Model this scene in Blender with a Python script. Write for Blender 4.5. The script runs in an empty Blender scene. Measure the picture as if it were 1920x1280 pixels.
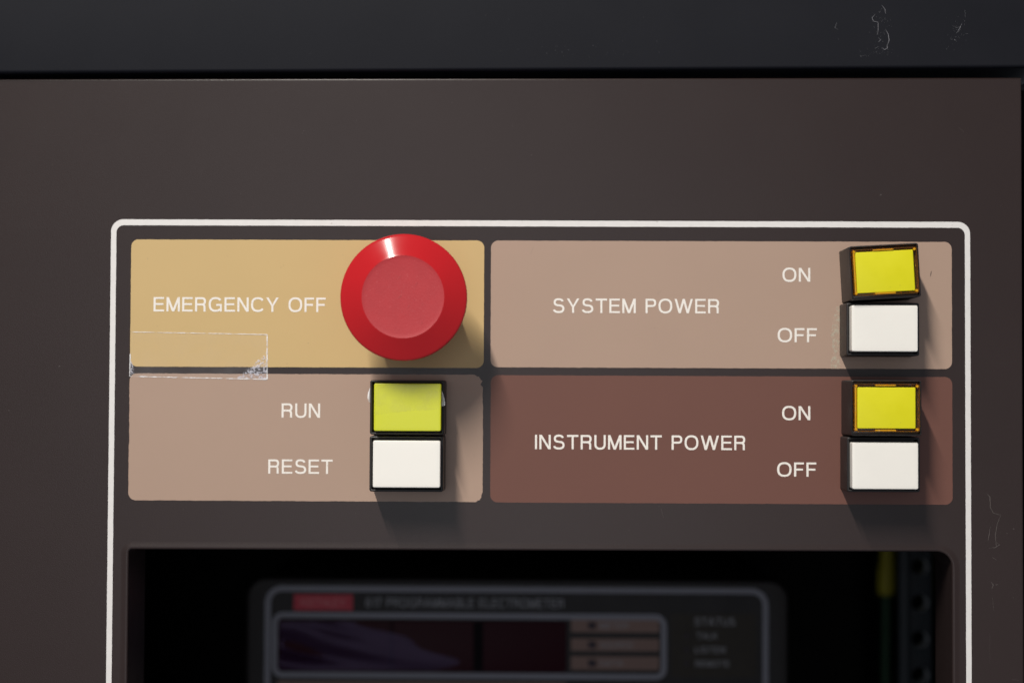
import bpy, bmesh, math, random
from mathutils import Matrix, Vector

random.seed(7)
MM = 0.001                      # everything below is laid out in millimetres of the real panel
sc = bpy.context.scene
col = sc.collection

# ------------------------------------------------------------------ camera
PITCH, YAW, ROLL = math.radians(1.846), math.radians(-0.815), math.radians(0.253)
cp, sp, cy_, sy_ = math.cos(PITCH), math.sin(PITCH), math.cos(YAW), math.sin(YAW)
fwd = Vector((sy_ * cp, cy_ * cp, sp))
right0 = Vector((cy_, -sy_, 0))
up0 = right0.cross(fwd)
right = right0 * math.cos(ROLL) + up0 * math.sin(ROLL)
up = up0 * math.cos(ROLL) - right0 * math.sin(ROLL)
cam_d = bpy.data.cameras.new("camera")
cam = bpy.data.objects.new("camera", cam_d)
col.objects.link(cam)
m = Matrix((right, up, -fwd)).transposed().to_4x4()
m.translation = -0.620 * fwd
cam.matrix_world = m
cam_d.sensor_width = 36
cam_d.lens = 66.5
cam_d.clip_start = 0.02
cam_d.clip_end = 20
cam_d.dof.use_dof = True
cam_d.dof.focus_distance = 0.610
cam_d.dof.aperture_fstop = 5.0
cam_d.dof.aperture_blades = 9
sc.camera = cam

# ------------------------------------------------------------------ light of the room
world = bpy.data.worlds.new("World")
sc.world = world
world.use_nodes = True
bg = world.node_tree.nodes["Background"]
bg.inputs[0].default_value = (0.88, 0.95, 1.12, 1)
bg.inputs[1].default_value = 0.175

def area_lamp(name, loc, aim_at, length, width, watts, colour, spread):
    """a rectangular area light: its length lies in the plane that holds the panel's depth direction"""
    d = bpy.data.lights.new(name, 'AREA')
    d.shape = 'RECTANGLE'
    d.size, d.size_y = width, length
    d.energy, d.color, d.spread = watts, colour, math.radians(spread)
    o = bpy.data.objects.new(name, d)
    col.objects.link(o)
    zz = (Vector(loc) - Vector(aim_at)).normalized()
    yy = Vector((0, 1, 0)); yy = (yy - zz * yy.dot(zz)).normalized()
    mm = Matrix((yy.cross(zz), yy, zz)).transposed().to_4x4()
    mm.translation = Vector(loc)
    o.matrix_world = mm
    return o
area_lamp("ceiling_strip_lamp", (-0.57, -1.55, 1.50), (-0.02, 0, -0.01), 0.85, 0.07, 6.75, (1.0, 0.955, 0.89), 62)
# soft fill added behind the camera: lifts the shadows, puts sheen on the panel
room = area_lamp("room_fill_light", (-0.12, -2.4, -0.08), (0, 0, 0), 0.75, 1.1, 4.6, (0.96, 0.97, 1.0), 180)

sc.view_settings.view_transform = 'Standard'
sc.view_settings.look = 'None'
sc.view_settings.exposure = 0
sc.view_settings.gamma = 1
sc.view_settings.use_curve_mapping = False
sc.cycles.max_bounces = 8
sc.cycles.transparent_max_bounces = 12

# ------------------------------------------------------------------ materials
def nodes_of(name):
    mt = bpy.data.materials.new(name)
    mt.use_nodes = True
    nt = mt.node_tree
    return mt, nt, nt.nodes["Principled BSDF"], nt.nodes["Material Output"]

def paint(name, colour, rough=0.5, spec=0.5, vary=0.06, vscale=60, bump=0.0, bscale=2500,
          specks=None, speck_scale=900, speck_cut=0.78, rough_vary=0.08, coat=0.0):
    mt, nt, b, out = nodes_of(name)
    tc = nt.nodes.new('ShaderNodeTexCoord')
    n = nt.nodes.new('ShaderNodeTexNoise'); n.inputs['Scale'].default_value = vscale
    n.inputs['Detail'].default_value = 6
    nt.links.new(tc.outputs['Object'], n.inputs['Vector'])
    mix = nt.nodes.new('ShaderNodeMix'); mix.data_type = 'RGBA'
    c = colour
    mix.inputs['A'].default_value = (c[0] * (1 - vary), c[1] * (1 - vary), c[2] * (1 - vary), 1)
    mix.inputs['B'].default_value = (min(1, c[0] * (1 + vary)), min(1, c[1] * (1 + vary)), min(1, c[2] * (1 + vary)), 1)
    nt.links.new(n.outputs['Fac'], mix.inputs['Factor'])
    last = mix.outputs['Result']
    if specks:
        n2 = nt.nodes.new('ShaderNodeTexNoise'); n2.inputs['Scale'].default_value = speck_scale
        n2.inputs['Detail'].default_value = 2
        nt.links.new(tc.outputs['Object'], n2.inputs['Vector'])
        r = nt.nodes.new('ShaderNodeMapRange')
        r.inputs['From Min'].default_value = speck_cut
        r.inputs['From Max'].default_value = speck_cut + 0.05
        nt.links.new(n2.outputs['Fac'], r.inputs['Value'])
        m2 = nt.nodes.new('ShaderNodeMix'); m2.data_type = 'RGBA'
        nt.links.new(r.outputs['Result'], m2.inputs['Factor'])
        nt.links.new(last, m2.inputs['A'])
        m2.inputs['B'].default_value = (*specks, 1)
        last = m2.outputs['Result']
    nt.links.new(last, b.inputs['Base Color'])
    rr_ = nt.nodes.new('ShaderNodeMapRange')
    rr_.inputs['To Min'].default_value = max(0.02, rough - rough_vary)
    rr_.inputs['To Max'].default_value = min(1, rough + rough_vary)
    nt.links.new(n.outputs['Fac'], rr_.inputs['Value'])
    nt.links.new(rr_.outputs['Result'], b.inputs['Roughness'])
    b.inputs['Specular IOR Level'].default_value = spec
    b.inputs['Coat Weight'].default_value = coat
    if bump:
        n3 = nt.nodes.new('ShaderNodeTexNoise'); n3.inputs['Scale'].default_value = bscale
        n3.inputs['Detail'].default_value = 3
        nt.links.new(tc.outputs['Object'], n3.inputs['Vector'])
        bp = nt.nodes.new('ShaderNodeBump'); bp.inputs['Strength'].default_value = bump
        bp.inputs['Distance'].default_value = 0.0002
        nt.links.new(n3.outputs['Fac'], bp.inputs['Height'])
        nt.links.new(bp.outputs['Normal'], b.inputs['Normal'])
    return mt

def film(name, opacity, haze=(0.9, 0.9, 0.92), rough=0.15, mask=None, mscale=900, cut=0.5, wid=0.1, lo=0.0):
    """clear sticky tape: mostly transparent, with a share of pale haze that may be broken up by noise"""
    mt, nt, b, out = nodes_of(name)
    b.inputs['Base Color'].default_value = (*haze, 1)
    b.inputs['Roughness'].default_value = rough
    tr = nt.nodes.new('ShaderNodeBsdfTransparent')
    mx = nt.nodes.new('ShaderNodeMixShader')
    nt.links.new(tr.outputs[0], mx.inputs[1]); nt.links.new(b.outputs[0], mx.inputs[2])
    nt.links.new(mx.outputs[0], out.inputs['Surface'])
    if mask:
        tc = nt.nodes.new('ShaderNodeTexCoord')
        n = nt.nodes.new('ShaderNodeTexNoise'); n.inputs['Scale'].default_value = mscale
        n.inputs['Detail'].default_value = 5
        nt.links.new(tc.outputs['Object'], n.inputs['Vector'])
        r = nt.nodes.new('ShaderNodeMapRange')
        r.inputs['From Min'].default_value = cut; r.inputs['From Max'].default_value = cut + wid
        r.inputs['To Min'].default_value = lo; r.inputs['To Max'].default_value = opacity
        nt.links.new(n.outputs['Fac'], r.inputs['Value'])
        nt.links.new(r.outputs['Result'], mx.inputs[0])
    else:
        mx.inputs[0].default_value = opacity
    return mt

M = {}
M['plate'] = paint('brown_panel_paint', (0.0290, 0.0188, 0.0174), 0.33, 0.34, 0.05, 30, 0.18, 2600, (0.12, 0.105, 0.10), 420, 0.77, rough_vary=0.03)
M['hood'] = paint('charcoal_hood_paint', (0.0098, 0.0102, 0.0138), 0.46, 0.15, 0.10, 40, 0.12, 2600, (0.14, 0.14, 0.15), 330, 0.80)
M['cavity'] = paint('black_cabinet_inside', (0.004, 0.004, 0.004), 0.8, 0.2)
M['border'] = paint('white_screen_print', (0.76, 0.735, 0.71), 0.5, 0.4, 0.06, 500, 0, 2500, (0.50, 0.46, 0.43), 900, 0.70)
M['letter'] = paint('cream_screen_print', (0.86, 0.81, 0.74), 0.5, 0.4, 0.07, 900, 0, 2500, (0.62, 0.52, 0.42), 1500, 0.66)
M['tan_gold'] = paint('golden_tan_screen_print', (0.585, 0.41, 0.182), 0.5, 0.4, 0.03, 45, 0.03, 1500, (0.68, 0.54, 0.36), 500, 0.80)
M['tan_pink'] = paint('pinkish_tan_screen_print', (0.412, 0.284, 0.214), 0.5, 0.4, 0.03, 45, 0.03, 1500, (0.56, 0.45, 0.36), 480, 0.79)
M['red_brown'] = paint('red_brown_screen_print', (0.150, 0.062, 0.045), 0.5, 0.4, 0.04, 45, 0.03, 1500, (0.34, 0.24, 0.20), 480, 0.79)
M['black'] = paint('black_plastic', (0.018, 0.016, 0.016), 0.42, 0.5, 0.12, 200, 0.08, 1800, (0.10, 0.10, 0.10), 700, 0.80)
M['white'] = paint('white_plastic', (0.885, 0.855, 0.785), 0.34, 0.5, 0.02, 140, 0.03, 900, (0.70, 0.66, 0.58), 650, 0.76, rough_vary=0.1)
M['lime'] = paint('lime_yellow_plastic', (0.62, 0.645, 0.016), 0.28, 0.5, 0.03, 90, 0.02, 600)
M['yellow'] = paint('bright_yellow_plastic', (0.72, 0.675, 0.004), 0.40, 0.5, 0.05, 160, 0.04, 700, (0.55, 0.50, 0.02), 700, 0.74, rough_vary=0.12)
M['red_gloss'] = paint('glossy_red_plastic', (0.50, 0.012, 0.016), 0.15, 0.5, 0.05, 120, 0.0, 500, rough_vary=0.03)
M['red_worn'] = paint('worn_red_plastic', (0.45, 0.030, 0.037), 0.52, 0.45, 0.08, 300, 0.30, 2600, (0.51, 0.07, 0.075), 1900, 0.67)
M['scratch'] = paint('bare_scratch', (0.16, 0.14, 0.13), 0.6, 0.4, 0.3, 700)
M['scratch_pale'] = paint('pale_scuff', (0.22, 0.22, 0.235), 0.6, 0.4, 0.5, 900)
M['steel'] = paint('dark_zinc_steel', (0.03, 0.037, 0.043), 0.4, 0.4, 0.1, 150)
M['steel_edge'] = paint('bare_steel_edge', (0.55, 0.57, 0.58), 0.35, 0.6, 0.1, 300)
M['inst_body'] = paint('black_instrument_plastic', (0.024, 0.021, 0.021), 0.55, 0.25, 0.1, 100)
M['inst_face'] = paint('dark_instrument_film', (0.019, 0.017, 0.018), 0.5, 0.2, 0.06, 100)
M['inst_line'] = paint('grey_blue_print', (0.22, 0.22, 0.255), 0.5, 0.3, 0.04, 200)
M['inst_text'] = paint('grey_white_print', (0.27, 0.27, 0.29), 0.5, 0.3, 0.04, 200)
M['inst_tan'] = paint('taupe_print', (0.23, 0.145, 0.120), 0.5, 0.2, 0.04, 200)
M['inst_brown'] = paint('dark_taupe_print', (0.026, 0.020, 0.014), 0.5, 0.2, 0.04, 200)
M['inst_red'] = paint('red_badge_print', (0.50, 0.050, 0.075), 0.5, 0.2, 0.04, 200)
M['inst_redtext'] = paint('pale_badge_print', (0.60, 0.20, 0.21), 0.5, 0.3, 0.04, 200)
M['led'] = paint('dark_indicator_lens', (0.045, 0.036, 0.048), 0.4, 0.12, 0.1, 200)
M['display'] = paint('dark_red_display_window', (0.030, 0.004, 0.009), 0.35, 0.05, 0.1, 60, rough_vary=0.03)
M['display_bar'] = paint('black_display_bar', (0.005, 0.003, 0.005), 0.6, 0.05)
M['wire'] = paint('green_wire', (0.02, 0.07, 0.03), 0.5, 0.4)
M['conn'] = paint('yellow_connector', (0.42, 0.37, 0.025), 0.5, 0.4)
M['tape'] = film('clear_tape', 0.05, rough=0.25, mask=True, mscale=160, cut=0.35, wid=0.4, lo=0.02)
M['tape_edge'] = film('lit_tape_edge', 0.85, (0.95, 0.93, 0.92), 0.3, True, 260, 0.40, 0.14, 0.12)  # whitened strips stand for light caught along the tape's raised edge
M['tape_bubble'] = film('lifted_tape', 0.52, (0.82, 0.82, 0.92), 0.3, True, 1500, 0.47, 0.10, 0.04)
M['tape_crease'] = film('crumpled_tape', 0.80, (0.88, 0.87, 0.88), 0.3, True, 900, 0.30, 0.2, 0.35)
M['residue'] = film('glue_residue', 0.34, (0.70, 0.70, 0.55), 0.3, True, 650, 0.46, 0.12, 0.05)
M['run_tape'] = film('run_tape', 0.12, (0.62, 0.58, 0.22), 0.12, True, 260, 0.45, 0.25, 0.03)

# amber translucent plastic
mt, nt, b, out = nodes_of('amber_plastic')
b.inputs['Base Color'].default_value = (0.95, 0.42, 0.015, 1)
b.inputs['Roughness'].default_value = 0.12
b.inputs['IOR'].default_value = 1.49
b.inputs['Transmission Weight'].default_value = 0.93
tc = nt.nodes.new('ShaderNodeTexCoord'); n = nt.nodes.new('ShaderNodeTexNoise')
n.inputs['Scale'].default_value = 420
nt.links.new(tc.outputs['Object'], n.inputs['Vector'])
bp = nt.nodes.new('ShaderNodeBump'); bp.inputs['Strength'].default_value = 0.5; bp.inputs['Distance'].default_value = 0.0006
nt.links.new(n.outputs['Fac'], bp.inputs['Height']); nt.links.new(bp.outputs['Normal'], b.inputs['Normal'])
M['amber'] = mt
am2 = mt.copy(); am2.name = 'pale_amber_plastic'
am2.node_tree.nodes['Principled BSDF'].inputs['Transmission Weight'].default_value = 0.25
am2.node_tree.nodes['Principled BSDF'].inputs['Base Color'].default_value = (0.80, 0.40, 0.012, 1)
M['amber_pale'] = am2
mt, nt, b, out = nodes_of('amber_well')
b.inputs['Base Color'].default_value = (0.055, 0.030, 0.004, 1)
b.inputs['Roughness'].default_value = 0.25
M['amber_well'] = mt

# ------------------------------------------------------------------ mesh helpers (millimetres)
def thing(name, label, cat, loc=(0, 0, 0), tilt=0.0, group=None):
    o = bpy.data.objects.new(name, None)
    o.empty_display_size = 0.01
    col.objects.link(o)
    o.location = Vector(loc) * MM
    o.rotation_euler = (0, -tilt, 0)
    o['label'] = label; o['category'] = cat
    if group: o['group'] = group
    o['mm'] = loc
    return o

def root_of(o):
    while o.parent: o = o.parent
    return o

def obj(name, bm, mat, parent=None, label=None, smooth=True, closed=True, angle=35):
    """link a bmesh given in absolute millimetres as one mesh object under its parent"""
    if closed:
        bmesh.ops.recalc_face_normals(bm, faces=bm.faces[:])
    org = Vector(root_of(parent)['mm']) if parent else Vector((0, 0, 0))
    for v in bm.verts:
        v.co = (v.co - org) * MM
    me = bpy.data.meshes.new(name)
    bm.to_mesh(me); bm.free()
    me.materials.append(M[mat])
    if smooth:
        for p in me.polygons: p.use_smooth = True
        me.set_sharp_from_angle(angle=math.radians(angle))
    o = bpy.data.objects.new(name, me)
    col.objects.link(o)
    if parent: o.parent = parent
    if label: o['label'] = label
    return o

def rr(x0, x1, z0, z1, r, n=6):
    """rounded rectangle, counter-clockwise seen from the front; r may be 4 radii (tr, tl, bl, br)"""
    rs = r if isinstance(r, (tuple, list)) else (r,) * 4
    pts = []
    for (cx, cz, sx, sz, a0, q) in ((x1, z1, -1, -1, 0, rs[0]), (x0, z1, 1, -1, 90, rs[1]),
                                    (x0, z0, 1, 1, 180, rs[2]), (x1, z0, -1, 1, 270, rs[3])):
        q = max(q, 0.001)
        for k in range(n + 1):
            a = math.radians(a0 + 90 * k / n)
            pts.append((cx + sx * q + q * math.cos(a), cz + sz * q + q * math.sin(a)))
    return pts

def loft(loops, cap0=False, cap1=False, bm=None, close=True):
    bm = bm or bmesh.new()
    vs = [[bm.verts.new(p) for p in L] for L in loops]
    n = len(vs[0])
    for a, c in zip(vs, vs[1:]):
        for i in range(n if close else n - 1):
            j = (i + 1) % n
            bm.faces.new((a[i], a[j], c[j], c[i]))
    if cap0: bm.faces.new(vs[0][::-1])
    if cap1: bm.faces.new(vs[-1])
    return bm

def at_y(pts, y): return [(x, y, z) for x, z in pts]

def sheet(pts, y, bm=None):
    bm = bm or bmesh.new()
    bm.faces.new([bm.verts.new((x, y, z)) for x, z in pts])
    return bm

def box(x0, x1, y0, y1, z0, z1, bm=None, bev=0.0):
    if bev:
        return rbox(x0, x1, z0, z1, y0, y1, bev, bev, bm=bm)
    bm = bm or bmesh.new()
    a = [(x0, z0), (x1, z0), (x1, z1), (x0, z1)]
    return loft([at_y(a, y1), at_y(a, y0)], True, True, bm)

def rbox(x0, x1, z0, z1, yf, yb, r, edge, n=4, dome=0.0, bm=None, corner_n=5):
    """box with rounded corners (r) and a rounded front edge (edge); yf is the front, yb the back"""
    loops = [at_y(rr(x0, x1, z0, z1, r, corner_n), yb)]
    for k in range(n + 1):
        a = math.pi / 2 * k / n
        ins = edge * (1 - math.cos(a))
        y = yf + edge * (1 - math.sin(a))
        loops.append(at_y(rr(x0 + ins, x1 - ins, z0 + ins, z1 - ins, max(r - ins, 0.05), corner_n), y + dome))
    if dome:
        for t, f in ((0.12, 0.55), (0.3, 0.25), (0.6, 0.05)):
            w = (x1 - x0) / 2 - edge; h = (z1 - z0) / 2 - edge
            i2 = edge + min(w, h) * t
            loops.append(at_y(rr(x0 + i2, x1 - i2, z0 + i2, z1 - i2, max(r - i2, 0.05), corner_n), yf + dome * f))
    return loft(loops, True, True, bm)

def ring_plate(out_loop, in_loop, y0, y1, bm=None):
    """flat frame between two loops with the same number of points, y0 front, y1 back"""
    return loft([at_y(out_loop, y1), at_y(out_loop, y0), at_y(in_loop, y0), at_y(in_loop, y1), at_y(out_loop, y1)], bm=bm)

def lathe(prof, cx, cz, n=96, bm=None, cap0=False, cap1=False):
    loops = []
    for r, y in prof:
        loops.append([(cx + r * math.cos(2 * math.pi * k / n), y, cz + r * math.sin(2 * math.pi * k / n)) for k in range(n)])
    return loft(loops, cap0, cap1, bm)

def ragged(pts, amp, step, chips=()):
    """resample a closed outline and shake it a little, as a silk-screened edge is"""
    outp = []
    n = len(pts)
    ph = [random.uniform(0, 6.28) for _ in range(4)]
    s = 0
    for i in range(n):
        a, c = pts[i], pts[(i + 1) % n]
        L = math.hypot(c[0] - a[0], c[1] - a[1])
        if L < 1e-6: continue
        k = max(1, int(L / step))
        nx, nz = (c[1] - a[1]) / L, -(c[0] - a[0]) / L
        for j in range(k):
            t = j / k
            w = s + L * t
            d = amp * (random.gauss(0, 0.45) + 0.6 * math.sin(w * 0.35 + ph[0]) + 0.4 * math.sin(w * 1.3 + ph[1]))
            x, z = a[0] + (c[0] - a[0]) * t, a[1] + (c[1] - a[1]) * t
            for (qx, qz, qr, qd) in chips:
                if math.hypot(x - qx, z - qz) < qr: d -= random.uniform(0.2, 1) * qd
            outp.append((x + nx * d, z + nz * d))
        s += L
    return outp

def fill(loops, y, bm=None):
    """flat area between an outline and its holes"""
    bm = bm or bmesh.new()
    es = []
    for L in loops:
        vs = [bm.verts.new((x, y, z)) for x, z in L]
        for i in range(len(vs)):
            es.append(bm.edges.new((vs[i], vs[(i + 1) % len(vs)])))
    bmesh.ops.triangle_fill(bm, use_beauty=True, use_dissolve=False, edges=es, normal=(0, -1, 0))
    for f in bm.faces:
        f.normal_update()
        if f.normal.y > 0: f.normal_flip()
    return bm

def stroke(pts, w, y, bm=None, taper=True):
    """thin flat line along a path (x, z)"""
    bm = bm or bmesh.new()
    prev = None
    n = len(pts)
    for i, (x, z) in enumerate(pts):
        a = pts[max(0, i - 1)]; c = pts[min(n - 1, i + 1)]
        L = math.hypot(c[0] - a[0], c[1] - a[1]) or 1
        nx, nz = -(c[1] - a[1]) / L, (c[0] - a[0]) / L
        ww = w / 2 * (random.uniform(0.5, 1.2)) * (0.35 if taper and i in (0, n - 1) else 1)
        cur = (bm.verts.new((x + nx * ww, y, z + nz * ww)), bm.verts.new((x - nx * ww, y, z - nz * ww)))
        if prev: bm.faces.new((prev[1], cur[1], cur[0], prev[0]))
        prev = cur
    return bm

# ------------------------------------------------------------------ lettering: a plain grotesque drawn with even strokes
S_ = 0.138
def _bar(x0, y0, x1, y1): return [[(x0, y0), (x1, y0), (x1, y1), (x0, y1)]]
def _arc(cx, cy, rx, ry, a0, a1, n=18, s=None):
    s = s or S_
    out_ = []
    for k in range(n):
        a, c = math.radians(a0 + (a1 - a0) * k / n), math.radians(a0 + (a1 - a0) * (k + 1) / n)
        q = []
        for t, e in ((a, 0), (c, 0), (c, s), (a, s)):
            ct, sn = math.cos(t), math.sin(t)          # slightly squared rounds, as in a grotesque
            k1 = 1 / (abs(ct) ** 2.4 + abs(sn) ** 2.4) ** (1 / 2.4)
            q.append((cx + (rx - e) * ct * k1, cy + (ry - e) * sn * k1))
        out_.append(q)
    return out_
def _par(xb, xt, w, y0=0, y1=1): return [[(xb, y0), (xb + w, y0), (xt + w, y1), (xt, y1)]]

def glyphs(s=S_):
    G = {}
    G['E'] = (.71, [_bar(0, 0, s, 1), _bar(s, 0, .71, s * .93), _bar(s, .45, .66, .45 + s * .93), _bar(s, 1 - s * .93, .70, 1)])
    G['F'] = (.63, [_bar(0, 0, s, 1), _bar(s, .43, .57, .43 + s), _bar(s, 1 - s, .63, 1)])
    G['L'] = (.60, [_bar(0, 0, s, 1), _bar(s, 0, .60, s)])
    G['I'] = (s, [_bar(0, 0, s, 1)])
    G['T'] = (.76, [_bar(0, 1 - s, .76, 1), _bar(.38 - s / 2, 0, .38 + s / 2, 1 - s)])
    G['H'] = (.74, [_bar(0, 0, s, 1), _bar(.74 - s, 0, .74, 1), _bar(s, .45, .74 - s, .45 + s)])
    G['N'] = (.76, [_bar(0, 0, s, 1), _bar(.76 - s, 0, .76, 1), _par(.76 - s * 1.18, 0, s * 1.18)])
    G['M'] = (.90, [_bar(0, 0, s, 1), _bar(.90 - s, 0, .90, 1), _par(.45 - s * .55, 0, s * 1.12), _par(.45 - s * .57, .90 - s * 1.12, s * 1.12)])
    G['W'] = (1.22, [_par(.27, 0, s * 1.06), _par(.27, .61 - s * .53, s * 1.06), _par(.95 - s * 1.06, .61 - s * .53, s * 1.06), _par(.95 - s * 1.06, 1.22 - s * 1.06, s * 1.06)])
    G['Y'] = (.84, [_bar(.42 - s / 2, 0, .42 + s / 2, .40), [[(.42 - s / 2, .40), (.42 + s * .45, .40), (s * 1.2, 1), (0, 1)]],
                    [[(.42 - s * .45, .40), (.42 + s / 2, .40), (.84, 1), (.84 - s * 1.2, 1)]]])
    G['A'] = (.86, [_par(0, .43 - s * .58, s * 1.08), _par(.86 - s * 1.08, .43 - s * .5, s * 1.08), _bar(.20, .26, .66, .26 + s * .95)])
    G['K'] = (.80, [_bar(0, 0, s, 1), [[(s, .33), (s, .33 + s * 1.45), (.60, 1), (.78, 1)]], [[(.30, .52), (.40, .64), (.80, 0), (.63, 0)]]])
    G['O'] = (.92, [_arc(.46, .5, .46, .515, 0, 360, 36)])
    G['C'] = (.86, [_arc(.46, .5, .46, .515, 38, 322, 30)])
    G['G'] = (.90, [_arc(.46, .5, .46, .515, 38, 318, 30), _bar(.50, .40, .88, .40 + s), _bar(.88 - s * .85, 0, .88, .40)])
    G['U'] = (.76, [_bar(0, .37, s, 1), _bar(.76 - s, .37, .76, 1), _arc(.38, .37, .38, .385, 180, 360)])
    G['D'] = (.78, [_bar(0, 0, s, 1), _bar(s, 0, .34, s), _bar(s, 1 - s, .34, 1), _arc(.34, .5, .44, .5, -90, 90)])
    bowl = lambda x: [_bar(s, 1 - s, x, 1), _bar(s, .43, x, .43 + s), _arc(x, .715, .27, .285, -90, 90, 12)]
    G['P'] = (.71, [_bar(0, 0, s, 1)] + bowl(.44))
    G['R'] = (.76, [_bar(0, 0, s, 1)] + bowl(.46) + [_arc(.44, .30, .265, .262, 0, 90, 8), _bar(.705 - s, 0.03, .705, .30), [[(.705 - s, .03), (.705, .03), (.745, 0), (.745 - s * 1.2, 0)]]])
    G['B'] = (.72, [_bar(0, 0, s, 1)] + bowl(.42) + [_bar(s, 0, .44, s), _arc(.44, .282, .28, .282, -90, 90, 12)])
    G['S'] = (.78, [_arc(.39, .735, .335, .28, 15, 270, 20), _arc(.39, .285, .385, .30, 90, -165, 20)])
    G['6'] = (.66, [_arc(.33, .32, .33, .335, 0, 360, 24), _arc(.40, .5, .40, .515, 55, 180, 12)])
    G['1'] = (.40, [_bar(.27, 0, .27 + s, 1), [[(.02, .72), (.27, .80), (.27, .92), (.02, .83)]]])
    G['7'] = (.62, [_bar(0, 1 - s, .62, 1), [[(.12, 0), (.12 + s * 1.15, 0), (.62, 1 - s), (.62 - s * 1.2, 1 - s)]]])
    return G
GL = glyphs()

def lettering(text, x0, x1, z0, z1, y, mat, parent, gap=0.155, space=0.50):
    """words set between two points of the panel, cap height z1 - z0"""
    xs, w = [], 0
    for ch in text:
        if ch == ' ':
            xs.append(None); w += space
            continue
        xs.append(w); w += GL[ch][0] + gap
    w -= gap
    kx = (x1 - x0) / w; kz = z1 - z0
    bm = bmesh.new()
    for ch, gx in zip(text, xs):
        if gx is None: continue
        for i, piece in enumerate(GL[ch][1]):
            for poly in piece:
                vs = [bm.verts.new((x0 + (gx + px) * kx, y - 0.002 * i, z0 + pz * kz)) for px, pz in poly]
                f = bm.faces.new(vs); f.normal_update()
                if f.normal.y > 0: f.normal_flip()
    return obj('lettering', bm, mat, parent, smooth=False, closed=False)

# ================================================================== cabinet behind and around the panel
cab = thing('equipment_cabinet', 'charcoal equipment cabinet with scuffed top bar above the brown panel', 'cabinet', (-45, 0, -330))
XL, XR = -265.0, 176.0
# top bar: rounded lower front edge, running very slightly uphill to the right
def hood_z(x): return 88.45 + (x + 46) * 0.00775
bm = bmesh.new()
prof = [(40, 0), (1.2, 0)]
R = 1.1; HF = -2.6
for k in range(7):
    a = math.pi / 2 * k / 6
    prof.append((HF + R - R * math.sin(a), R - R * math.cos(a)))
prof += [(HF, 40), (HF, 100), (HF + 2, 103), (40, 103)]
xs = [XL + (XR - XL) * k / 12 for k in range(13)]
loft([[(x, y, hood_z(x) + z) for y, z in prof] for x in xs], True, True, bm)
hood = obj('top_bar', bm, 'hood', cab)
bm = bmesh.new(); box(XR - 7.3, XR, 0.5, 330, -330, 86, bm); obj('side_panel', bm, 'hood', cab, smooth=False)
bm = bmesh.new(); box(XL, XL + 6, 0.5, 330, -330, 86, bm); obj('side_panel', bm, 'hood', cab, smooth=False)
bm = bmesh.new(); box(XL + 6.1, XR + 25, 322, 330, -330, 86, bm); obj('back_panel', bm, 'cavity', cab, smooth=False)
bm = bmesh.new(); box(XL + 6.1, XR - 7.4, 6.0, 321.9, 60, 84, bm); obj('roof_panel', bm, 'cavity', cab, smooth=False)
bm = bmesh.new(); box(XL + 6.1, XR - 7.4, 6.0, 321.9, -330, -322, bm); obj('floor_panel', bm, 'cavity', cab, smooth=False)

def wander(p0, p1, n, amp):
    pts = []
    for k in range(n + 1):
        t = k / n
        pts.append((p0[0] + (p1[0] - p0[0]) * t + random.gauss(0, amp), p0[1] + (p1[1] - p0[1]) * t + random.gauss(0, amp)))
    return pts
bm = bmesh.new()
yh = HF - 0.03
for pts, w in (([(120.6, 110.4), (121.6, 109.2), (121.9, 107.6)], .22), ([(118.4, 107.4), (117.4, 106.2), (117.9, 105.2), (119.4, 104.8), (119.3, 103)], .20),
               ([(119.5, 104.6), (119.4, 102.4), (119.2, 100.6)], .16), ([(121.7, 102.6), (122.7, 100.9), (123.0, 98.9), (122.3, 97.0)], .18),
               ([(119.6, 99.6), (120.3, 99.0), (119.5, 98.4)], .2), ([(120.6, 96.4), (121.6, 95.8), (122.4, 96.4), (122.3, 97.4)], .24), ([(118.3, 96.2), (119.6, 96.8)], .16),
               ([(144.6, 103.0), (146.4, 103.4), (145.6, 101.6)], .2), ([(146.8, 104.4), (145.8, 102.6), (144.9, 101.2)], .16), ([(147.7, 108.8), (147.9, 106.4)], .12),
               ([(144.2, 99.2), (144.6, 98.9)], .5), ([(142.5, 97.0), (141.6, 96.0)], .12), ([(105.9, 104.6), (105.3, 103), (106.2, 102.4)], .12)):
    stroke(pts, w * 0.8, yh, bm)
for k in range(170):
    gx, gz, sx, sz = random.choice(((120.4, 103, 1.6, 4.2), (145.4, 102, 2.0, 3.2), (22, 95.5, 12, 1.6), (118, 95, 4, 1), (60, 100, 70, 6)))
    x, z = random.gauss(gx, sx), random.gauss(gz, sz)
    if z < 93 or z > 115: continue
    a = random.uniform(0, 6.28); l = random.uniform(0.1, 0.5)
    stroke([(x, z), (x + l * math.cos(a), z + l * math.sin(a))], random.uniform(.04, .11), yh, bm)
obj('scuff_marks', bm, 'scratch_pale', cab, label='pale scuffs and chips on the top bar', smooth=False, closed=False)['kind'] = 'stuff'

# ================================================================== control panel
pan = thing('control_panel', 'dark brown metal control panel with white outline and coloured label fields', 'control panel', (0, 0, -300))
PX0, PX1, PZ0 = -258.0, 166.8, -300.0
def ptop(x): return 86.5 + (x + 46) * 0.0031
outer = [(PX1, ptop(PX1)), (PX0, ptop(PX0)), (PX0, PZ0), (PX1, PZ0)]
def inset_quad(d): return [(PX1 - d, ptop(PX1) - d), (PX0 + d, ptop(PX0) - d), (PX0 + d, PZ0 + d), (PX1 - d, PZ0 + d)]
CX0, CX1, CZ0, CZ1 = -125.2, 143.5, -222.0, -68.2
def hole(g, n=8):
    L = rr(CX0 - g, CX1 + g, CZ0 - g, CZ1 + g, (5.0 + g, 1.1 + g, 1.5 + g, 5 + g), n)
    return [(x, z + (0.35 * (x - 10) / 135 if z > CZ1 - 12 else 0)) for x, z in L]
RB = 0.7
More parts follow.
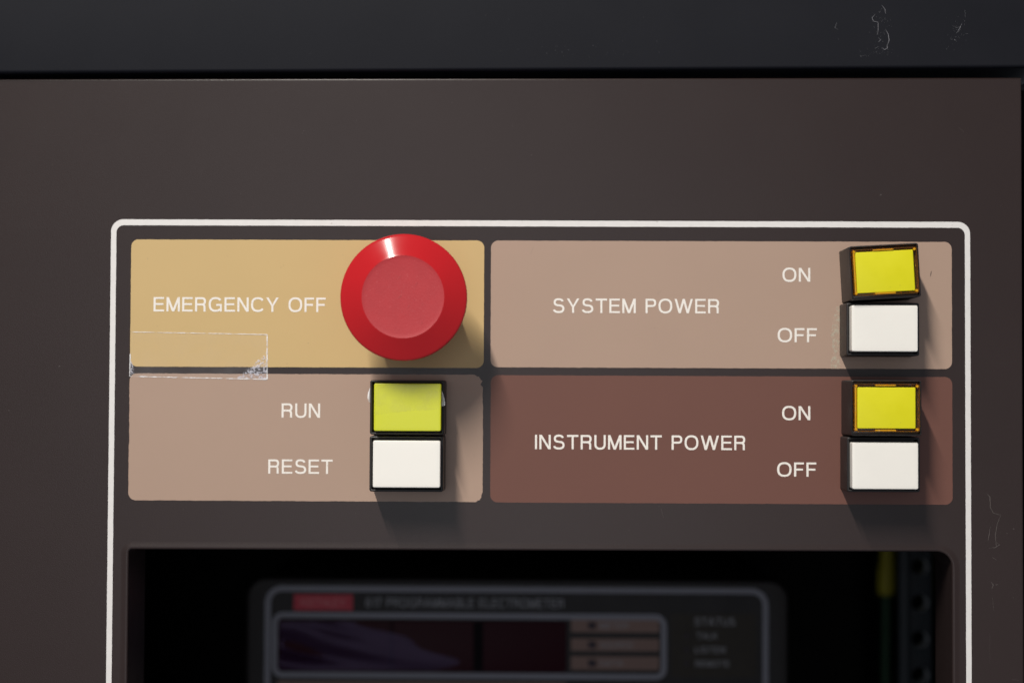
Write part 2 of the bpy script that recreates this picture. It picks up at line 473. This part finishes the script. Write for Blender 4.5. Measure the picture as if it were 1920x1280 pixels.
fm = fill([inset_quad(RB), hole(2.6)], 0.0)
ov = None
def add_strip(bm, loops):
    loft(loops, False, False, bm)
edge = []
for k in range(6):
    a = math.pi / 2 * k / 5
    edge.append(at_y(inset_quad(RB - RB * math.sin(a)), RB - RB * math.cos(a)))
edge.append(at_y(inset_quad(0), 5.5))
add_strip(fm, edge)
edge = []
for g, yy in ((2.6, 0), (2.2, -.02), (1.7, -.09), (1.2, -.19), (.85, -.24), (.5, -.23), (.22, -.10), (.06, .12), (0, .45)):
    edge.append(at_y(hole(g), yy))
edge.append(at_y(hole(0), 26)); edge.append(at_y(hole(1.2), 26)); edge.append(at_y(hole(1.2), 2))
add_strip(fm, edge)
plate = obj('face_plate', fm, 'plate', pan, angle=40)

Y1, Y2 = -0.05, -0.10
bo = ragged(rr(-132.21, 149.78, -240, 39.70, 4.0, 8), 0.02, 1.0)
bi = ragged(rr(-130.42, 148.03, -238, 37.76, 2.4, 8), 0.02, 1.0)
obj('border_line', fill([bo, bi], Y1), 'border', pan, label='white rounded outline printed round the controls', smooth=False, closed=False)

def field(mat, x0, x1, z0, z1, lab, chips=(), amp=0.03):
    return obj('label_field', fill([ragged(rr(x0, x1, z0, z1, 2.4, 7), amp, 0.8, chips)], Y1), mat, pan, label=lab, smooth=False, closed=False)
f1 = field('tan_gold', -125.5, -9.25, -8.72, 33.08, 'golden tan label field reading EMERGENCY OFF')
f2 = field('tan_pink', -7.02, 143.74, -8.45, 33.10, 'pinkish tan label field reading SYSTEM POWER')
f3 = field('tan_pink', -125.6, -9.40, -52.48, -10.95, 'pinkish tan label field reading RUN and RESET', ((-9.4, -11, 3.2, .7), (-9.4, -52.4, 2.4, .5), (-9.4, -17, 4, .25), (-125.6, -28, 9, .12)), 0.045)
f4 = field('red_brown', -6.90, 143.80, -52.60, -11.05, 'red brown label field reading INSTRUMENT POWER')
lettering('EMERGENCY OFF', -117.91, -61.25, 9.42, 14.12, Y2, 'letter', f1)
lettering('SYSTEM POWER', 13.34, 67.90, 9.45, 14.15, Y2, 'letter', f2)
lettering('ON', 88.47, 97.57, 19.92, 24.45, Y2, 'letter', f2)
lettering('OFF', 86.90, 99.70, 0.14, 4.72, Y2, 'letter', f2)
lettering('INSTRUMENT POWER', 7.66, 76.46, -35.15, -30.45, Y2, 'letter', f4)
lettering('ON', 88.34, 97.54, -25.28, -20.73, Y2, 'letter', f4)
lettering('OFF', 86.72, 99.49, -43.68, -39.07, Y2, 'letter', f4)
lettering('RUN', -75.45, -62.81, -25.25, -20.57, Y2, 'letter', f3)
lettering('RESET', -79.68, -58.54, -43.55, -38.9, Y2, 'letter', f3)

bm = bmesh.new()
for pts, w in (([(154.9, -48.9), (155.9, -50.0), (156.0, -53.4), (157.0, -55.2), (159.4, -55.8)], .16), ([(159.4, -55.8), (158.2, -58.8), (157.6, -62.4), (157.9, -66.0)], .15),
               ([(156.0, -59.6), (155.6, -62.2), (155.2, -64.2)], .16), ([(155.6, -66.6), (157.6, -66.4), (159.0, -65.4), (157.8, -64.8)], .16), ([(156.6, -69.6), (158.0, -70.4)], .22),
               ([(156.2, -77.6), (156.9, -78.5), (156.4, -79.6)], .3), ([(157.6, -78.5), (158.4, -78.4)], .3), ([(156.6, -82.6), (157.0, -86.8)], .13),
               ([(155.7, -94.0), (155.7, -103.6)], .11), ([(163, -109), (165, -109.3)], .14), ([(48.9, -54.4), (49.7, -57.2)], .12), ([(7, 31), (5.8, 28.6)], .12),
               ([(145.8, 71.0), (148, 69)], .08), ([(49, 17), (47.6, 15.6)], .1)):
    stroke(pts, w * 0.8, -0.12, bm)
for k in range(110):
    x, z = random.uniform(-160, 164), random.uniform(-66, 80)
    a = random.uniform(0, 6.28); l = random.uniform(0.12, 0.4)
    stroke([(x, z), (x + l * math.cos(a), z + l * math.sin(a))], random.uniform(.10, .2), -0.12, bm)
obj('scratch_marks', bm, 'scratch', pan, label='fine pale scratches and dust specks on the brown paint', smooth=False, closed=False)['kind'] = 'stuff'
bm = bmesh.new(); stroke([(137.1, 23.6), (136.95, 22.7), (136.7, 21.8)], .35, -0.12, bm)
obj('paint_nick', bm, 'black', pan, label='small dark nick in the tan field beside the upper yellow button', smooth=False, closed=False)
bm = bmesh.new()
bm2 = fill([ragged([(107.0, 12), (107.1, -8.3), (104.3, -8.2), (104.9, -3), (104.2, 3), (105.3, 8), (106.2, 11.5)], 0.25, 0.6)], -0.11, bm)
obj('glue_residue', bm2, 'residue', pan, label='smear of old glue beside the upper white button', smooth=False, closed=False)

# ================================================================== push buttons
def housing(t, x0, x1, z0, z1, h, wall, mat='black'):
    """black sleeve: tapering very slightly, open at the front, with a floor inside"""
    o = lambda g, r=0.7: rr(x0 + g, x1 - g, z0 + g, z1 - g, max(r - g, 0.12), 4)
    loops = [at_y(o(-0.12, .6), -0.13), at_y(o(-0.05), -1.0), at_y(o(0), -h + 0.35), at_y(o(0.10), -h + 0.10), at_y(o(0.35), -h),
             at_y(o(wall - 0.25), -h), at_y(o(wall), -h + 0.25), at_y(o(wall), -h + 6.0)]
    return obj('housing', loft(loops, True, True), mat, t, angle=50)

def plain_button(label, x0, x1, z0, z1, h, cap, capmat, cap_h, tilt=0):
    cx, cz = (x0 + x1) / 2, (z0 + z1) / 2
    t = thing('push_button', label, 'push button', (cx, 0, cz), tilt, 'rectangular push buttons on the panel')
    housing(t, x0, x1, z0, z1, h, 0.75)
    a = cap
    bm = rbox(a[0], a[1], a[2], a[3], -cap_h, -h + 5.9, 0.55, 0.24, 5, dome=0.05)
    obj('cap', bm, capmat, t, label={'white': 'white cap', 'lime': 'lime yellow cap'}[capmat], angle=50)
    return t

def amber_button(label, x0, x1, z0, z1, h, tilt):
    cx, cz = (x0 + x1) / 2, (z0 + z1) / 2
    t = thing('push_button', label, 'push button', (cx, 0, cz), tilt, 'rectangular push buttons on the panel')
    housing(t, x0, x1, z0, z1, h, 0.55)
    # amber lens: thin walls standing round a yellow plate
    ax0, ax1, az0, az1 = x0 + 0.75, x1 - 0.62, z0 + 1.25, z1 - 1.25
    L = lambda g, r=.5: rr(ax0 + g, ax1 - g, az0 + g, az1 - g, max(r - g, .08), 4)
    floor = obj('lens_well', rbox(x0 + .62, x1 - .58, z0 + .62, z1 - .62, -h + 1.6, -h + 5.8, .4, .1), 'amber_well', t)
    lens = obj('lens_rim', loft([at_y(L(0), -h + 1.55), at_y(L(0), -h - 0.35), at_y(L(.08), -h - .42), at_y(L(.22), -h - .42), at_y(L(.30), -h - .35), at_y(L(.30), -h + 1.55), at_y(L(0), -h + 1.55)]), 'amber', t,
               label='clear amber rim round the yellow plate')
    for sx, sz in ((0, 0), (1, 0), (0, 1), (1, 1)):
        px, pz = (ax0 + .75, ax1 - .75)[sx], (az0 + .7, az1 - .7)[sz]
        obj('corner_post', lathe([(.5, -h + 1.5), (.5, -h - .2), (.35, -h - .42)], px, pz, 14, None, True, True), 'amber_pale', lens)
    for s in (0, 1):
        zc = (az0 + .42, az1 - .42)[s]
        obj('snap_lug', rbox(cx - 3.6, cx + 3.0, zc - .25, zc + .25, -h - .42, -h + 1.5, .2, .15), 'amber_pale', lens)
    obj('glow_strip', rbox(ax0 + .36, ax0 + .92, az0 + 1.0, az1 - 1.0, -h - .30, -h + 1.4, .15, .12), 'amber_pale', lens, label='pale amber strip imitating the glow in the left lens wall')  # strips added in opaque amber for the glow of light passing through the walls
    obj('glow_strip', rbox(ax0 + 1.2, ax1 - 1.2, az0 + .02, az0 + .12, -h - .44, -h + .2, .04, .03), 'amber_pale', lens)
    obj('yellow_plate', rbox(cx - 9.25 + .05, cx + 9.2, cz - 6.55, cz + 6.5, -h - .12, -h + 1.5, .35, .22, 4), 'yellow', t, label='bright yellow plate inside the amber lens')
    return t

plain_button('lime yellow capped push button beside the word RUN', -45.3, -21.5, -30.42, -12.95, 13, (-43.68, -22.31, -29.19, -14.08), 'lime', 17.0)
plain_button('white capped push button beside the word RESET', -45.35, -21.7, -48.65, -30.88, 13, (-43.90, -22.47, -47.16, -32.25), 'white', 17.0)
plain_button('white capped push button beside OFF in the pinkish tan SYSTEM POWER field', 107.26, 130.55, -4.5, 12.45, 13, (108.30, 129.25, -3.26, 11.42), 'white', 17.0)
plain_button('white capped push button beside OFF in the red brown INSTRUMENT POWER field', 107.40, 130.62, -47.95, -30.5, 13, (108.40, 129.30, -46.90, -32.14), 'white', 17.0)
amber_button('crooked yellow push button with amber rim beside ON in the pinkish tan field', 107.53, 129.53, 13.5, 30.6, 19, math.radians(3.2))
amber_button('straight yellow push button with amber rim beside ON in the red brown field', 107.77, 129.97, -29.95, -12.36, 19, 0)

# ================================================================== emergency mushroom button
ex, ez = -33.65, 12.80
em = thing('emergency_button', 'large round red mushroom button in the golden tan field', 'emergency button', (ex, 0, ez))
obj('collar', lathe([(15.2, -.12), (15.2, -2.4), (14.8, -2.9), (13.0, -2.9), (13.0, -3.1)], ex, ez, 64, None, True, True), 'black', em)
obj('stem', lathe([(13.9, -3.0), (13.9, -23.2)], ex, ez, 64, None, True, True), 'red_gloss', em)
HR, HT = -28.0, -31.1
prof = [(13.0, -22.9), (17.6, -23.2), (19.0, -24.0), (19.75, -25.2), (19.93, -26.6), (19.93, -27.4), (19.82, -27.8), (19.55, HR)]
for k in range(1, 13):
    t = k / 12
    prof.append((19.55 + (13.05 - 19.55) * t, HR + (HT - HR) * t))
prof += [(12.9, HT - .06)]
hd = obj('mushroom_head', lathe(prof, ex, ez, 128, None, True, False), 'red_gloss', em, angle=60)
obj('head_face', lathe([(12.9, HT - .06), (12.65, HT), (11.5, HT + .1), (6, HT + .18), (1.5, HT + .2)], ex, ez, 96, None, False, True), 'red_worn', hd, label='dull worn flat top of the red button', closed=False)
bm = bmesh.new()
for k in range(30):
    a, r = random.uniform(0, 6.28), 12.0 * math.sqrt(random.random())
    x, z = ex + r * math.cos(a), ez + r * math.sin(a)
    d, l = random.gauss(0.9, .7), random.uniform(.15, .8) if k % 5 else random.uniform(1.0, 2.2)
    stroke([(x, z), (x + l * .5 * math.cos(d), z + l * .5 * math.sin(d)), (x + l * math.cos(d + .15), z + l * math.sin(d + .15))], random.uniform(.05, .12), HT - .01, bm)
M['red_scuff'] = paint('pale_red_scuff', (0.52, 0.11, 0.11), 0.6, 0.3, 0.2, 900)
obj('scuff_marks', bm, 'red_scuff', hd, smooth=False, closed=False)['kind'] = 'stuff'

# ================================================================== instrument deep in the opening
ED = 120.0
ins = thing('electrometer', 'blurred dark bench instrument with red badge and display inside the opening', 'instrument', (0.7, ED, -216))
BX0, BX1, BZ1, BZ0 = -104.8, 106.2, -88.8, -216
obj('case', rbox(BX0, BX1, BZ0, BZ1, ED, ED + 150, 7.5, 1.2, 4, corner_n=8), 'inst_body', ins)
y = ED - 0.08
face = obj('front_film', sheet(rr(-99, 100, BZ0 + 6, -91.4, 5, 8), y), 'inst_face', ins, smooth=False, closed=False)
def frame_line(x0, x1, z0, z1, r, w, yy, name, mat='inst_line', par=None):
    h = w / 2
    bm = fill([rr(x0 - h, x1 + h, z0 - h, z1 + h, r + h, 8), rr(x0 + h, x1 - h, z0 + h, z1 - h, max(r - h, .2), 8)], yy)
    return obj(name, bm, mat, par or ins, smooth=False, closed=False)
frame_line(-96.5, 97.3, BZ0 + 8, -92.8, 5.5, 2.2, y - .06, 'outline')
frame_line(-93.75, 57.85, -126.2, -103.05, 3.2, 2.2, y - .08, 'display_outline')
badge = obj('badge', sheet(rr(-86.4, -63.3, -101.2, -95.0, .2, 2), y - .06), 'inst_red', ins, label='small red maker badge', smooth=False, closed=False)
lettering('KEITHLEY', -83.6, -66.2, -99.6, -96.6, y - .1, 'inst_redtext', badge)
lettering('617 PROGRAMMABLE ELECTROMETER', -58.2, 18.9, -99.75, -96.2, y - .06, 'inst_text', face)
disp = obj('display_window', rbox(-92.3, 20.0, -124.6, -104.8, y - .9, y + .3, 1.0, .3, 3), 'display', ins, label='dark red display window')
# wrinkled violet sheet, added to imitate a room reflection on the display's left part
bm = bmesh.new()
nx, nz = 60, 16
grid = []
for i in range(nx + 1):
    row = []
    for j in range(nz + 1):
        u, v = i / nx, j / nz
        x = -91.6 + (50 + 16 * math.sin(4.2 * v + .6) + 5 * math.sin(11 * v)) * u; z = -124.0 + 18.6 * v
        a = (1 - u) ** 1.3
        d = 1.7 * a * (1.1 * math.sin(5.2 * u + 3.1 * v * (1 - v) * 4 + 1.0) * math.sin(math.pi * v) + 0.55 * math.sin(9 * u + 5.5 * v + .7) + .4 * math.sin(3.0 * v * math.pi + 6 * u))
        row.append(bm.verts.new((x, y - 1.1 - 0.9 * (0.9 * a + d * .6 + .55 * a), z)))
    grid.append(row)
for i in range(nx):
    for j in range(nz):
        bm.faces.new((grid[i][j], grid[i + 1][j], grid[i + 1][j + 1], grid[i][j + 1]))
M['sheen_sheet'] = film('violet_sheen', 0.45, (0.035, 0.016, 0.055), 0.36)
M['sheen_sheet'].node_tree.nodes['Principled BSDF'].inputs['Specular IOR Level'].default_value = 0.42
M['sheen_sheet'].node_tree.nodes['Principled BSDF'].inputs['Specular Tint'].default_value = (0.75, 0.62, 1, 1)
obj('reflection_sheet', bm, 'sheen_sheet', disp, closed=False, angle=180, label='wrinkled violet sheet imitating a reflection on the display')
for k, (x0, x1) in enumerate(((-48.3, -47.5), (-16.2, -12.4))):
    obj('display_divider', box(x0, x1, y - .98, y - .7, -124.2, -105.2), 'display_bar', disp, smooth=False)
for (za, zb, txt, xe) in ((-109.0, -103.75, 'METER', 44.0), (-116.25, -111.4, 'SOURCE', 45.9), (-123.5, -118.3, 'DATA', 42.0)):
    s = obj('indicator_strip', sheet(rr(21.8, 56.0, za, zb, .2, 2), y - .06), 'inst_tan', ins, smooth=False, closed=False)
    zc = (za + zb) / 2
    obj('indicator_light', rbox(28.4, 31.5, zc - 1.35, zc + 1.25, y - .5, y - .02, .3, .2, 2), 'led', s)
    lettering(txt, 33.0, xe, zc - 1.15, zc + 1.15, y - .1, 'inst_text', s)
st = obj('status_field', sheet(rr(60.6, 93.8, -126.2, -101.4, .4, 2), y - .05), 'inst_brown', ins, smooth=False, closed=False)
for (txt, xa, xb, za, zb) in (('STATUS', 69.7, 85.45, -106.1, -103.1), ('TALK', 70.55, 78.6, -111.3, -108.9), ('LISTEN', 69.95, 81.7, -116.7, -114.3), ('REMOTE', 70.15, 83.4, -122.1, -119.7)):
    lettering(txt, xa, xb, za, zb, y - .1, 'inst_text', st)
    if txt != 'STATUS':
        zc = (za + zb) / 2
        obj('status_light', rbox(65.9, 67.7, zc - .9, zc + .9, y - .5, y - .02, .85, .2, 2), 'led', st)
for (x0, x1) in ((-92.5, 20.0), (22, 92.8)):
    obj('key_field', sheet(rr(x0, x1, -160, -128.6, .6, 3), y - .05), 'inst_tan' if x0 < 0 else 'inst_brown', ins, smooth=False, closed=False)

# ================================================================== rack rail with round holes, right inside
rail = thing('rack_rail', 'dark steel rack rail with round holes inside the opening', 'rack rail', (158, 130, -300))
zs = [-55.4 - 14.2 * k for k in range(13)]
loops = [[(163.6, 60), (151.9, 60), (151.9, -300), (163.6, -300)]]
for z in zs:
    loops.append([(159.2 + 3.4 * math.cos(2 * math.pi * k / 24), z + 3.4 * math.sin(2 * math.pi * k / 24)) for k in range(24)])
obj('rail_face', fill(loops, 130.0), 'steel', rail, smooth=False, closed=False)
obj('rail_lip', rbox(151.9, 154.6, -300, 60, 126.6, 129.9, .4, .8, 4), 'steel', rail, label='rounded front lip of the rail')
obj('rail_flange', box(150.6, 151.8, 127, 132, -300, 60), 'steel', rail, smooth=False)
for z in zs[1:7]:
    rim = lathe([(3.45, 129.9), (3.35, 130.2), (3.3, 131.0), (3.3, 139.0)], 159.2, z, 28)
    obj('hole_rim', rim, 'steel_edge', rail, closed=False)

# ================================================================== yellow connector on a green wire
wc = thing('wire_connector', 'yellow crimp connector on a thin green wire beside the rack rail', 'connector', (158.8, 200, -300))
def vtube(prof, cx, cy, n=20):
    """upright lathe: profile of (radius, z)"""
    return loft([[(cx + r * math.cos(2 * math.pi * k / n) + sx, cy + r * math.sin(2 * math.pi * k / n), z) for k in range(n)] for r, z, sx in prof], True, True)
obj('sleeve', vtube([(3.0, -66, .8), (3.1, -80, .6), (3.2, -88, .3), (3.6, -90.5, .1), (3.8, -93, 0), (3.8, -99.5, -.1), (3.4, -101.6, -.1), (2.0, -102.3, -.1)], 158.8, 200), 'conn', wc)
obj('wire', vtube([(1.9, -102, -.1), (1.9, -140, -.5), (1.9, -200, -.2), (1.9, -300, 0)], 158.8, 200), 'wire', wc)

# ================================================================== clear tape
tp = thing('adhesive_tape', 'strip of clear tape across the golden tan and pinkish tan fields at left', 'tape', (-103, 0, -12))
quad = [(-125.5, -11.95), (-80.3, -12.75), (-80.4, 1.96), (-125.3, 2.66)]
yt = -0.16
obj('film', fill([ragged(quad, 0.05, 1.2)], yt), 'tape', tp, smooth=False, closed=False)
def tape_edge(p0, p1, w, name='edge', mat='tape_edge'):
    n = 60
    bm = bmesh.new()
    pts = [(p0[0] + (p1[0] - p0[0]) * k / n + random.gauss(0, .02), p0[1] + (p1[1] - p0[1]) * k / n + random.gauss(0, .02)) for k in range(n + 1)]
    stroke(pts, w, yt - 0.03, bm, False)
    obj(name, bm, mat, tp, smooth=False, closed=False)
tape_edge(quad[3], quad[2], .22); tape_edge(quad[2], quad[1], .45); tape_edge(quad[1], quad[0], .30); tape_edge(quad[0], (-125.42, -4.5), .34)
bm = bmesh.new()
fill([ragged([(-90.5, -12.55), (-80.45, -12.7), (-80.5, -3.2), (-81.6, -5.0), (-83.6, -6.6), (-86.2, -9.2), (-88.4, -11.2)], 0.35, .5)], yt - .02, bm)
obj('lifted_corner', bm, 'tape_bubble', tp, label='milky lifted corner of the tape', smooth=False, closed=False)
bm = bmesh.new()
fill([[(-125.2, -11.6), (-124.0, -10.9), (-124.2, -9.4), (-124.6, -8.2), (-125.2, -6.0)]], yt - .02, bm)
obj('lifted_corner', bm, 'tape_bubble', tp, smooth=False, closed=False)

# tape round the RUN cap: across the cap front with both ends crumpled at the sides
rt = thing('adhesive_tape', 'scrap of clear tape wrapped over the lime yellow RUN button cap', 'tape', (-33, -18, -20))
bm = bmesh.new()
n = 30
a = []
for k in range(n + 1):
    t = k / n
    x = -43.4 + 20.9 * t
    zt = -15.0 - 1.5 * t + .1 * math.sin(7 * t); zb = -24.2 + 2.4 * t + .25 * math.sin(5 * t)
    a.append((bm.verts.new((x, -17.12 - .02 * math.sin(9 * t), zt)), bm.verts.new((x, -17.12, zb))))
for k in range(n):
    bm.faces.new((a[k][1], a[k + 1][1], a[k + 1][0], a[k][0]))
obj('film', bm, 'run_tape', rt, closed=False, angle=180)
for side, pts in ((-1, [(-45.35, -15.2), (-46.05, -17.0), (-46.2, -18.6), (-45.85, -19.9), (-45.35, -20.2)]), (1, [(-22.3, -16.2), (-21.8, -17.2), (-21.3, -19.2), (-21.15, -21.0), (-22.3, -21.3)])):
    bm = bmesh.new()
    yy = -12.0 if side < 0 else -13.6
    c = bm.verts.new((sum(p[0] for p in pts) / 5, yy - .3, sum(p[1] for p in pts) / 5))
    vs = [bm.verts.new((p[0], yy + random.uniform(-.35, .35), p[1])) for p in pts]
    for i in range(5):
        bm.faces.new((c, vs[i], vs[(i + 1) % 5]))
    obj('crumpled_end', bm, 'tape_crease', rt, closed=False, smooth=False, label='whitish crumpled end of the tape')
